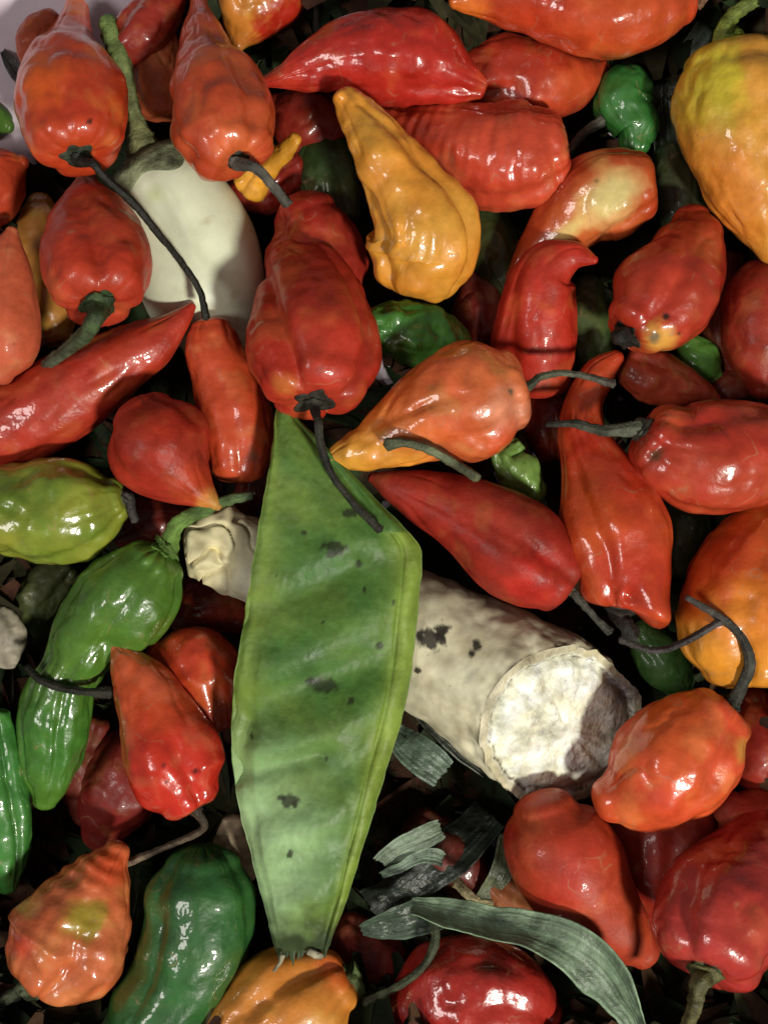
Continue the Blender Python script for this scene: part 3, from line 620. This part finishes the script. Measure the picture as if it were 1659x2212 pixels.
# ------------------------------------------------------------------ flat green pod
def pod():
    rows = [(604,850,622,846,335,335),(596,885,632,875,345,345),(592,918,645,905,352,352),(590,950,690,950,362,358),(583,1000,748,1008,372,360),(575,1050,800,1066,376,358),(562,1120,868,1132,380,355),(550,1190,914,1184,382,352),
            (538,1270,908,1262,384,352),(524,1350,900,1350,384,352),(511,1430,893,1430,382,352),(502,1510,880,1505,378,354),(498,1580,862,1580,374,356),
            (502,1650,838,1650,370,358),(512,1720,818,1722,366,360),(528,1790,798,1790,362,360),(545,1860,775,1858,356,358),(566,1930,755,1930,348,352),(582,1995,732,1990,338,345),(592,2045,716,2036,330,336),(598,2070,708,2056,326,330)]
    A = np.array([np.concatenate([W(l, ly, zl + 25), W(rr, ry, zr + 32)]) for (l, ly, rr, ry, zl, zr) in rows])
    n, m = 280, 104
    D = np.array([np.interp(np.linspace(0, 1, n), np.linspace(0, 1, len(rows)), A[:, k]) for k in range(6)]).T
    for _ in range(18): D[1:-1] = 0.5 * D[1:-1] + 0.25 * (D[:-2] + D[2:])
    D[:, 2] += 0; 
    top = []; bot = []; UV = []
    for i in range(n):
        for j in range(m):
            v = j / (m - 1)
            p = D[i, :3] * (1 - v) + D[i, 3:] * v
            top.append(p); UV.append((i / (n - 1), v))
    top = np.array(top); UV = np.array(UV); x, y = toplan(top)
    u, v = UV.T
    edge = np.minimum(v, 1 - v)
    lens = 20 * (1 - (np.abs(2 * v - 1)) ** 3)
    rim = 7 * np.exp(-((v - 0.945) / 0.05) ** 2) + 4 * np.exp(-((v - 0.04) / 0.04) ** 2) - 5 * np.exp(-((v - 0.84) / 0.06) ** 2)
    ss = y + 0.55 * (x - 700) + 22 * fbm(top / (160 * S), 2)          # seeds lie obliquely
    seeds = 0
    for c, a, w in [(1215, 14, 55), (1385, 24, 62), (1580, 28, 66), (1760, 34, 60), (1905, 24, 50)]:
        seeds = seeds + a * np.exp(-((ss - c) / w) ** 2)
    seeds = seeds * np.clip(edge * 7, 0, 1) * (0.55 + 0.45 * np.clip(1.4 - 1.6 * np.abs(v - 0.4), 0, 1))
    crease = 0
    for (ax_, ay, bx, by, dp, w) in [(520,1325,760,1225,15,36),(505,1530,780,1440,15,42),(512,1672,690,1625,24,26),(540,1560,505,1660,14,22)]:
        dx, dy = bx - ax_, by - ay; L_ = math.hypot(dx, dy)
        tt = np.clip(((x - ax_) * dx + (y - ay) * dy) / L_ ** 2, 0, 1)
        dd = np.hypot(x - ax_ - tt * dx, y - ay - tt * dy)
        crease = crease + dp * np.exp(-(dd / w) ** 2)
    h = lens + rim + 0.9 * seeds - 1.1 * crease + 3.0 * fbm(top / (60 * S), 3) + 1.5 * fbm(top / (15 * S) + 8, 2) - 6 * np.exp(-((v - 0.885) / 0.012) ** 2) * (y > 1150)
    h = h * np.clip(np.minimum(u, 1.0) * 14, 0.25, 1) * np.clip((1 - u) * 12, 0.35, 1)
    T = top.copy(); T[:, 2] += h * S
    # torn end
    ragged = np.clip((u - 0.965) / 0.035, 0, 1)
    T[:, 1] -= ragged * (40 * fbm(np.stack([v * 11, v * 0, v * 0], 1), 3)) * S
    jag = np.where(edge < 0.03, 1, 0) * 4 * fbm(top / (45 * S) + 7, 2); T[:, 0] += jag * S
    B = T.copy(); B[:, 2] = top[:, 2] - (6 + 20 * (1 - np.abs(2 * v - 1) ** 3)) * S
    V = np.vstack([T, B]); k = n * m
    Ft = grid_faces(n, m, False)
    F = [tuple(reversed(f)) for f in Ft] + [tuple(k + q for q in f) for f in Ft]
    for i in range(n - 1):
        a, b = i * m, (i + 1) * m
        F.append((a, b, b + k, a + k)); a += m - 1; b += m - 1; F.append((b, a, a + k, b + k))
    for j in range(m - 1):
        F.append((j + 1, j, j + k, j + 1 + k)); a = (n - 1) * m + j; F.append((a, a + 1, a + 1 + k, a + k))
    a, b, c = V[F[0][0]], V[F[0][1]], V[F[0][2]]
    if np.cross(b - a, c - a)[2] < 0: F = [tuple(reversed(f)) for f in F]
    # colour
    nz = fbm(top / (150 * S) + 3, 3)
    c = np.tile(lin((94, 120, 48)), (len(top), 1))
    def mix(c, col, f): f = np.clip(f, 0, 1)[:, None]; return c * (1 - f) + lin(col) * f
    c = mix(c, (68, 108, 46), 0.5 + 1.4 * nz)
    c = mix(c, (142, 162, 62), 0.6 * np.exp(-((v - 0.93) / 0.09) ** 2) * (y > 1150))
    c = mix(c, (132, 156, 66), 0.5 * np.exp(-((v - 0.06) / 0.09) ** 2))
    c = mix(c, (150, 182, 130), 0.9 * np.clip((y - 1540) / 200, 0, 1) * np.clip(1.25 - 1.5 * v + 0.6 * nz, 0, 1))
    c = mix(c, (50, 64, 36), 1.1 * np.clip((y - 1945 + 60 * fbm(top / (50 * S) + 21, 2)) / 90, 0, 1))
    w = 0.5 * fbm(top / (13 * S) + 5, 3)
    for (sx, sy, sr, el) in [(724,1182,20,1.6),(717,1196,11,1.4),(775,1217,9,.9),(788,1272,9,.7),(820,1392,11,.8),(760,1108,14,1.6),(700,1478,22,1.7),(672,1470,11,1.2),(758,1508,13,.7),(628,1722,16,1.5),(640,1730,10,.8),(612,1716,9,1.5),
                             (706,1636,7,.6),(630,1832,12,.7),(545,1590,9,.5),(658,1150,6,1.5),(700,1340,4,1),(600,1240,4,1),(850,1300,5,1)]:
        d = np.hypot((x - sx) / (sr * el), (y - sy) / sr) + w
        c = mix(c, (34, 40, 20), 0.88 * np.clip(3.2 - 3.4 * d, 0, 1))
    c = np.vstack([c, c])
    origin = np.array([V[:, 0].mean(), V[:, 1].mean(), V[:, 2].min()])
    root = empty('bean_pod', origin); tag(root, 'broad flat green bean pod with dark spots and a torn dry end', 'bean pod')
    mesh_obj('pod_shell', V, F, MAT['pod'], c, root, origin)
    for (p, rr) in [([(612,2062,374),(606,2078,372),(592,2098,368)], (5, 3)), ([(668,2052,374),(684,2062,374),(696,2066,372)], (9, 6))]:
        tube('torn_fibre', [W(*q) for q in p], np.array([rr[0], (rr[0] + rr[1]) / 2, rr[1]]) * S, (132, 128, 106), root, origin, n=14, m=8)
pod()

# ------------------------------------------------------------------ cut root
def root_piece():
    st = [(398,1160,52),(430,1166,72),(500,1188,84),(600,1232,96),(740,1295,118),(890,1372,140),(1020,1440,158),(1130,1508,172),(1222,1572,178)]
    zs = [262,262,258,252,246,240,236,234,234]
    rows = []
    for (x, y, h), z in zip(st, zs):
        c = W(x, y, z); rows.append((c[0], c[1], c[2], h * K(z) * S))
    n, M = 230, 200
    D = catmull(rows, n); C, r = D[:, :3], D[:, 3]
    t = np.gradient(C, axis=0); t /= np.linalg.norm(t, axis=1)[:, None]
    e1 = np.stack([-t[:, 1], t[:, 0], np.zeros(n)], 1); e1 /= np.linalg.norm(e1, axis=1)[:, None]
    e2 = np.cross(t, e1); e2 *= np.sign(e2[:, 2])[:, None]
    ph = np.linspace(0, 2 * math.pi, M, endpoint=False)
    u = np.linspace(0, 1, n)
    rr = r * np.where(u < 0.06, np.sqrt(np.clip(1 - (1 - u / 0.06) ** 2, 0.02, 1)), 1)
    Q = C[:, None, :] + rr[:, None, None] * (np.cos(ph)[None, :, None] * e1[:, None, :] + 0.9 * np.sin(ph)[None, :, None] * e2[:, None, :])
    wgt = np.clip((u - 0.62) / 0.38, 0, 1)
    Q = Q - (wgt[:, None] * rr[:, None] * 1.15 * np.sin(ph)[None, :])[..., None] * t[:, None, :]
    # flare of the bark at the cut
    Q = Q.reshape(-1, 3)
    nr = Q - np.repeat(C, M, 0); nr -= np.sum(nr * np.repeat(t, M, 0), 1)[:, None] * np.repeat(t, M, 0)
    nr /= np.linalg.norm(nr, axis=1)[:, None] + 1e-9
    uu = np.repeat(u, M)
    knob = np.clip((0.22 - uu) / 0.1, 0, 1)
    nr_end = np.clip((uu - 0.86) / 0.14, 0, 1)
    rough = nr_end * 30 * fbm(Q / (80 * S) + 33, 3) + 15 * fbm(Q / (130 * S), 3) + 1.2 * fbm(Q / (25 * S), 2) + knob * (34 * fbm(Q / (75 * S) + 4, 2) - 18 * np.exp(-(noise3(Q / (60 * S) + 14) / 0.05) ** 2))
    ringy = 0.3 * np.sin(uu * 60 + 5 * noise3(Q / (60 * S))) * (uu > 0.3)
    Q = Q + nr * ((rough + ringy) * S)[:, None]
    x, y = toplan(Q)
    col = np.tile(lin((188, 182, 152)), (len(Q), 1))
    def mix(c, cc, f): f = np.clip(f, 0, 1)[:, None]; return c * (1 - f) + lin(cc) * f
    nz = fbm(Q / (70 * S) + 9, 3)
    col = mix(col, (214, 210, 182), 0.4 + 1.2 * nz)
    col = mix(col, (140, 122, 92), 0.7 * np.clip(fbm(Q / (60 * S) + 19, 3), 0, 1))
    col = mix(col, (216, 206, 162), knob * 0.9)
    w = 0.8 * fbm(Q / (16 * S), 3)
    for (sx, sy, sr, el) in [(930,1380,26,1.3),(952,1362,18,1.2),(908,1372,14,.8),(1030,1392,15,.7),(1018,1412,12,.6),(902,1448,9,1),(955,1385,14,1),(1140,1500,7,1),(1090,1600,10,.6),(1210,1400,12,2),(1290,1400,10,2)]:
        d = np.hypot((x - sx) / (sr * el), (y - sy) / sr) + w
        col = mix(col, (36, 32, 24), 0.95 * np.clip(2.9 - 2.9 * d, 0, 1))
    dark_ring = np.clip((uu - 0.985) / 0.012, 0, 1) * np.clip(0.6 + 1.6 * fbm(Q / (10 * S), 2), 0, 1)
    col = mix(col, (70, 58, 40), 0.75 * dark_ring)
    F = grid_faces(n, M)
    F.append(tuple(range(M)))
    origin = np.array([Q[:, 0].mean(), Q[:, 1].mean(), Q[:, 2].min()])
    root = empty('root_vegetable', origin); tag(root, 'thick cream root with dark scars and a white cut end, lying under the pod', 'root')
    mesh_obj('bark', Q, F, MAT['root'], col, root, origin)
    # cut face
    rimp = Q[(n - 1) * M:]; cen = rimp.mean(0); ax = np.cross(rimp[M // 4] - cen, rimp[0] - cen); ax /= np.linalg.norm(ax)
    if np.dot(ax, t[-1]) < 0: ax = -ax
    nr_ = 40; V = []; col = []
    for i in range(nr_):
        s = 1 - i / nr_
        for j in range(M):
            p = cen + (rimp[j] - cen) * s
            V.append(p)
    V.append(cen); V = np.array(V)
    s = np.concatenate([np.repeat(1 - np.arange(nr_) / nr_, M), [0]])
    hgt = 9 * (1 - np.exp(-((1 - s) / 0.05) ** 2)) * 0 + 9 * fbm(V / (70 * S) + 3, 3) * (s < 0.98) - 11 * np.exp(-((s - 0.84) / 0.045) ** 2) + 7 * np.clip((0.8 - s) * 4, 0, 1) + 3 * fbm(V / (18 * S), 3) * (s < 0.95)
    hgt = hgt * np.clip((1 - s) * 25, 0, 1)
    V = V + ax * (hgt * S)[:, None]
    c = np.tile(lin((232, 232, 208)), (len(V), 1))
    nz = fbm(V / (55 * S) + 2, 3)
    c = mix(c, (246, 250, 244), 0.5 + 1.6 * nz)
    c = mix(c, (204, 202, 172), 1.2 * np.clip(fbm(V / (22 * S) + 12, 3), 0, 1))
    c = mix(c, (74, 62, 40), 0.95 * np.exp(-((s - 0.87) / 0.026) ** 2) * np.clip(0.5 + 2.2 * fbm(V / (9 * S) + 40, 2), 0, 1))
    c = mix(c, (180, 168, 126), 0.7 * (s > 0.9))
    x, y = toplan(V)
    c = mix(c, (120, 108, 112), 0.7 * np.clip(1.5 - np.hypot((x - 1345) / 50, (y - 1492) / 30) + 0.6 * nz, 0, 1))
    F = grid_faces(nr_, M); k = len(V) - 1
    F += [(k, (nr_ - 1) * M + j, (nr_ - 1) * M + (j + 1) % M) for j in range(M)]
    a, b_, c_ = V[F[10][0]], V[F[10][1]], V[F[10][2]]
    if np.dot(np.cross(b_ - a, c_ - a), ax) < 0: F = [tuple(reversed(f)) for f in F]
    mesh_obj('cut_end', V, F, MAT['cut'], c, root, origin)
root_piece()

def chunk(name, label, st, z, color, mat='root', seed=1):
    """a small broken piece of pale root"""
    sp = dict(st=st, z=z, cap=0.4, tipcap=0.5, dimple=0.0)
    C, t, r, u = loft(sp); n, M = len(C), 40
    e1 = np.stack([-t[:, 1], t[:, 0], np.zeros(n)], 1); e1 /= np.linalg.norm(e1, axis=1)[:, None]
    e2 = np.cross(t, e1); e2 *= np.sign(e2[:, 2])[:, None]
    ph = np.linspace(0, 2 * math.pi, M, endpoint=False)
    Q = (C[:, None, :] + r[:, None, None] * (np.cos(ph)[None, :, None] * e1[:, None, :] + 0.8 * np.sin(ph)[None, :, None] * e2[:, None, :])).reshape(-1, 3)
    nr = Q - np.repeat(C, M, 0); nr /= np.linalg.norm(nr, axis=1)[:, None] + 1e-9
    Q = Q + nr * ((0.45 * fbm(Q / (70 * S) + seed, 2) + 0.05 * fbm(Q / (16 * S) + seed, 2) - 0.25 * np.abs(noise3(Q / (55 * S) + seed + 9))) * r.max())[:, None]
    F = grid_faces(n, M); F.append(tuple(range(M))[::-1]); F.append(tuple((n - 1) * M + j for j in range(M)))
    origin = np.array([Q[:, 0].mean(), Q[:, 1].mean(), Q[:, 2].min()])
    col = lin(color) * (1 + 0.7 * fbm(Q / (25 * S) + seed, 3))[:, None].clip(0.25, 1.5)
    o = mesh_obj(name, Q, F, MAT[mat], col, None, origin)
    tag(o, label, 'root piece', 'loose pale root pieces')
chunk('root_piece', 'rough whitish root crumb at the edge beside the bent green pepper', [(-14,1335,36),(10,1365,46),(14,1400,40),(8,1432,24)], 235, (150,142,124), seed=3)
chunk('root_piece', 'beige root sliver between the dark green pepper and the pod', [(505,1770,24),(508,1805,42),(512,1845,46),(530,1890,36)], 180, (190,170,140), seed=8)

# ------------------------------------------------------------------ dry leaf strips
def strip(name, label, pts, color, fold=0.25, seed=0, split=0):
    """pts: (x, y, z, halfwidth, roll in degrees)"""
    rows = []
    for (x, y, z, h, ro) in pts:
        c = W(x, y, z); rows.append((c[0], c[1], c[2], h * K(z) * S, math.radians(ro)))
    n, m = 110, 34
    D = catmull(rows, n); C, r, ro = D[:, :3], D[:, 3], D[:, 4]
    t = np.gradient(C, axis=0); t /= np.linalg.norm(t, axis=1)[:, None]
    e1 = np.stack([-t[:, 1], t[:, 0], np.zeros(n)], 1); e1 /= np.linalg.norm(e1, axis=1)[:, None]
    e2 = np.cross(t, e1); e2 *= np.sign(e2[:, 2])[:, None]
    a1 = np.cos(ro)[:, None] * e1 + np.sin(ro)[:, None] * e2
    a2 = -np.sin(ro)[:, None] * e1 + np.cos(ro)[:, None] * e2
    v = np.linspace(-1, 1, m)
    T = C[:, None, :] + (r[:, None] * v[None, :])[..., None] * a1[:, None, :] + (r[:, None] * fold * (np.abs(v)[None, :] ** 1.3 - 0.4))[..., None] * a2[:, None, :]
    T = T.reshape(-1, 3); vv = np.tile(v, n); uu = np.repeat(np.linspace(0, 1, n), m)
    nn = np.repeat(a2, m, 0)
    T = T + nn * ((13 * fbm(T / (75 * S) + seed, 3) + 3.2 * noise3(np.stack([vv * 9 + seed, uu * 0.8, uu * 0], 1))) * S)[:, None]
    endj = np.where(uu > 0.97, 1, 0) + np.where(uu < 0.03, -1, 0)
    T = T + np.repeat(t, m, 0) * (endj * 9 * fbm(np.stack([vv * 3 + seed, uu * 0, uu * 0], 1), 3) * S)[:, None]
    B = T - nn * 3.2 * S
    k = n * m; Ft = grid_faces(n, m, False)
    F = list(Ft) + [tuple(k + q for q in reversed(f)) for f in Ft]
    for i in range(n - 1):
        a, b = i * m, (i + 1) * m
        F.append((a, b, b + k, a + k)); a += m - 1; b += m - 1; F.append((b, a, a + k, b + k))
    for j in range(m - 1):
        F.append((j + 1, j, j + k, j + 1 + k)); a = (n - 1) * m + j; F.append((a, a + 1, a + 1 + k, a + k))
    V = np.vstack([T, B])
    vein = 1 + 0.7 * noise3(np.stack([vv * 14 + seed, uu * 0.6, uu * 0 + 3], 1)) + 0.7 * fbm(np.stack([vv * 5, uu * 2, uu * 0 + seed], 1), 3)
    vein = vein + 0.9 * np.exp(-((np.abs(vv) - 0.97) / 0.05) ** 2)
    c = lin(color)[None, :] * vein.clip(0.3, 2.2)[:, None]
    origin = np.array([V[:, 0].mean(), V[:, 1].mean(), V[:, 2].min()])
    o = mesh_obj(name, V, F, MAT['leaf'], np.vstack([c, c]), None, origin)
    tag(o, label, 'leaf', 'dry grey-green leaves among the peppers')
    return o
LEAF = (86, 104, 82)  # strips lying in shade are given darker colours than the lit ones
strip('dry_leaf', 'long pale grey-green leaf curling over the bruised red pepper', [(890,1955,345,20,-50),(960,1972,352,34,-45),(1060,1995,362,40,-52),(1150,2012,378,42,-40),(1240,2050,392,52,-10),(1310,2115,390,58,22),(1358,2190,370,40,40),(1388,2250,345,20,50)], (104, 124, 100), 0.38, 1)
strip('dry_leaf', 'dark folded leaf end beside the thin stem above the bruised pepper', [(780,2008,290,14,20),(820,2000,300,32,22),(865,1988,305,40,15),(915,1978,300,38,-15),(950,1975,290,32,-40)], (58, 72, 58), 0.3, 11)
strip('dry_leaf', 'upper half of the split leaf strip lit in the dark gap beside the pod', [(822,1862,258,24,25),(850,1842,268,26,18),(895,1816,272,27,8),(930,1800,268,24,-5),(952,1790,255,20,-10)], (112, 128, 108), 0.2, 2)
strip('dry_leaf', 'lower half of the split leaf strip in the dark gap beside the pod', [(824,1890,252,8,10),(862,1872,262,12,15),(905,1852,266,14,5),(940,1850,258,17,-20),(960,1858,246,15,-30)], (104, 122, 104), 0.25, 12)
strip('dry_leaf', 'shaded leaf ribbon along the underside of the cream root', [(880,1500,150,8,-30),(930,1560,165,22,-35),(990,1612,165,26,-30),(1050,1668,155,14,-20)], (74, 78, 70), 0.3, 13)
strip('dry_leaf', 'dim narrow leaf in the dark gap next to the pear-shaped pepper', [(1010,1980,150,8,0),(1060,1920,165,22,15),(1090,1860,165,26,5),(1090,1800,150,12,-10)], (78, 84, 58), 0.25, 15)
strip('dry_leaf', 'torn leaf scrap below the cream root', [(840,1570,190,20,-25),(880,1610,210,36,-18),(925,1645,218,40,-8),(958,1672,212,34,5)], (84, 102, 86), 0.2, 3)
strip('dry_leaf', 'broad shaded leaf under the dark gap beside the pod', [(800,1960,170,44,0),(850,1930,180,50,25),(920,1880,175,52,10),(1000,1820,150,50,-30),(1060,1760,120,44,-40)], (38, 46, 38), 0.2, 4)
strip('dry_leaf', 'grey-green leaf tip behind the big yellow pepper near its stem', [(1470,140,230,30,0),(1510,110,238,42,10),(1550,60,240,48,10),(1590,10,235,46,0),(1620,-40,230,40,0)], (92, 106, 92), 0.2, 5)
strip('dry_leaf', 'pale grey-green leaf at the edge above the big yellow pepper', [(1600,130,215,20,-10),(1630,90,220,44,-15),(1660,40,220,56,-10),(1690,-20,220,50,0)], (98, 118, 102), 0.2, 6)
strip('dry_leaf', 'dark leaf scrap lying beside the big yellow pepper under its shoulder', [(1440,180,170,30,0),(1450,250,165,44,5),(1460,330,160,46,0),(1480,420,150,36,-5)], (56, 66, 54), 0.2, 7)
strip('dry_leaf', 'black withered leaf tip on the bare tray beside the corner pepper', [(8,112,190,6,0),(24,135,195,14,10),(38,160,195,15,10),(60,185,190,10,0)], (34, 30, 26), 0.3, 8)

def twig(label, pts, r, c, c2=None, name='dry_twig'):
    P_ = np.array([W(*p) for p in pts]); origin = np.array([P_[:, 0].mean(), P_[:, 1].mean(), P_[:, 2].min()])
    R = np.linspace(r[0], r[1], len(pts)) * S; R[-1] *= 1.5
    o = tube(name, P_, R, c, None, origin, tip=c2)
    tag(o, label, 'twig', 'loose dry twigs')
twig('loose grey-green stem with a knobbed end lying against the orange centre pepper', [(835,960,468),(870,956,476),(920,968,474),(980,1000,440),(1030,1032,390)][::-1], (10, 9), (86, 92, 68))
twig('thin dark forked twig end beside the curved stem of the blocky orange pepper', [(1556,1342,400),(1500,1375,385),(1440,1402,360),(1395,1402,340),(1340,1380,325)], (8, 6), (58, 54, 52))
twig('dark thin stem hooked across the bent green pepper', [(60,1440,320),(85,1465,338),(130,1485,345),(185,1494,342),(240,1496,335)], (8, 9), (36, 36, 28))
twig('thin dark stem curling over the bruised red pepper', [(940,1990,330),(938,2040,345),(915,2085,350),(868,2125,335),(790,2165,290)], (9, 7), (54, 60, 42))
twig('pale broken stalk in the dark gap above the long leaf', [(985,1905,250),(1010,1930,262),(1035,1948,262),(1060,1955,255)], (12, 8), (150, 140, 104))
twig('short dark stem standing up behind the broad glossy red pepper', [(690,80,240),(684,50,255),(686,10,262),(683,-40,262)], (9, 7), (30, 26, 22))
twig('grey stem end low beside the crinkled orange pepper', [(1215,345,220),(1240,310,215),(1262,285,210),(1300,262,200)], (9, 9), (80, 80, 70))

# ------------------------------------------------------------------ dark leaf strips added under the heap to hide the floor and darken gaps
def filler():
    r_ = np.random.default_rng(21)
    V = []; F = []; col = []
    for k in range(3600):
        x, y = r_.uniform(-150, 1820), r_.uniform(-120, 2360)
        if x + y < 420 or (x < 330 and y < 60) or (560 < x < 760 and y < 40): continue
        z = tray_z(x, y) + r_.uniform(2, 24)
        a = r_.uniform(0, 6.28); L_ = r_.uniform(60, 150); w = r_.uniform(22, 44)
        d = np.array([math.cos(a), math.sin(a), r_.uniform(-0.12, 0.12)]); s_ = np.array([-d[1], d[0], r_.uniform(-0.35, 0.35)])
        c = W(x, y, z); b = len(V); nseg = 5
        cc = lin(((48, 46, 32), (58, 40, 30), (40, 52, 34))[k % 3]) * r_.uniform(0.5, 1.4) * np.array([1, r_.uniform(0.8, 1.1), 0.9])
        for i in range(nseg):
            q = i / (nseg - 1) * 2 - 1
            ww = w * (1 - 0.75 * q * q)
            m_ = c + d * q * L_ * S + np.array([0, 0, 1]) * S * (-18 * q * q)
            for e in (-1, 0, 1):
                V.append(m_ + s_ * e * ww * S + np.array([0, 0, 6 * S * abs(e)])); col.append(cc)
        for i in range(nseg - 1):
            for e in range(2):
                p = b + i * 3 + e; F.append((p, p + 1, p + 4, p + 3))
    o = mesh_obj('gap_leaf_filler', np.array(V), F, MAT['filler'], np.array(col))
    tag(o, 'dark leaf strips added under the heap of peppers to darken the gaps', 'leaf litter', None, 'stuff')
filler()
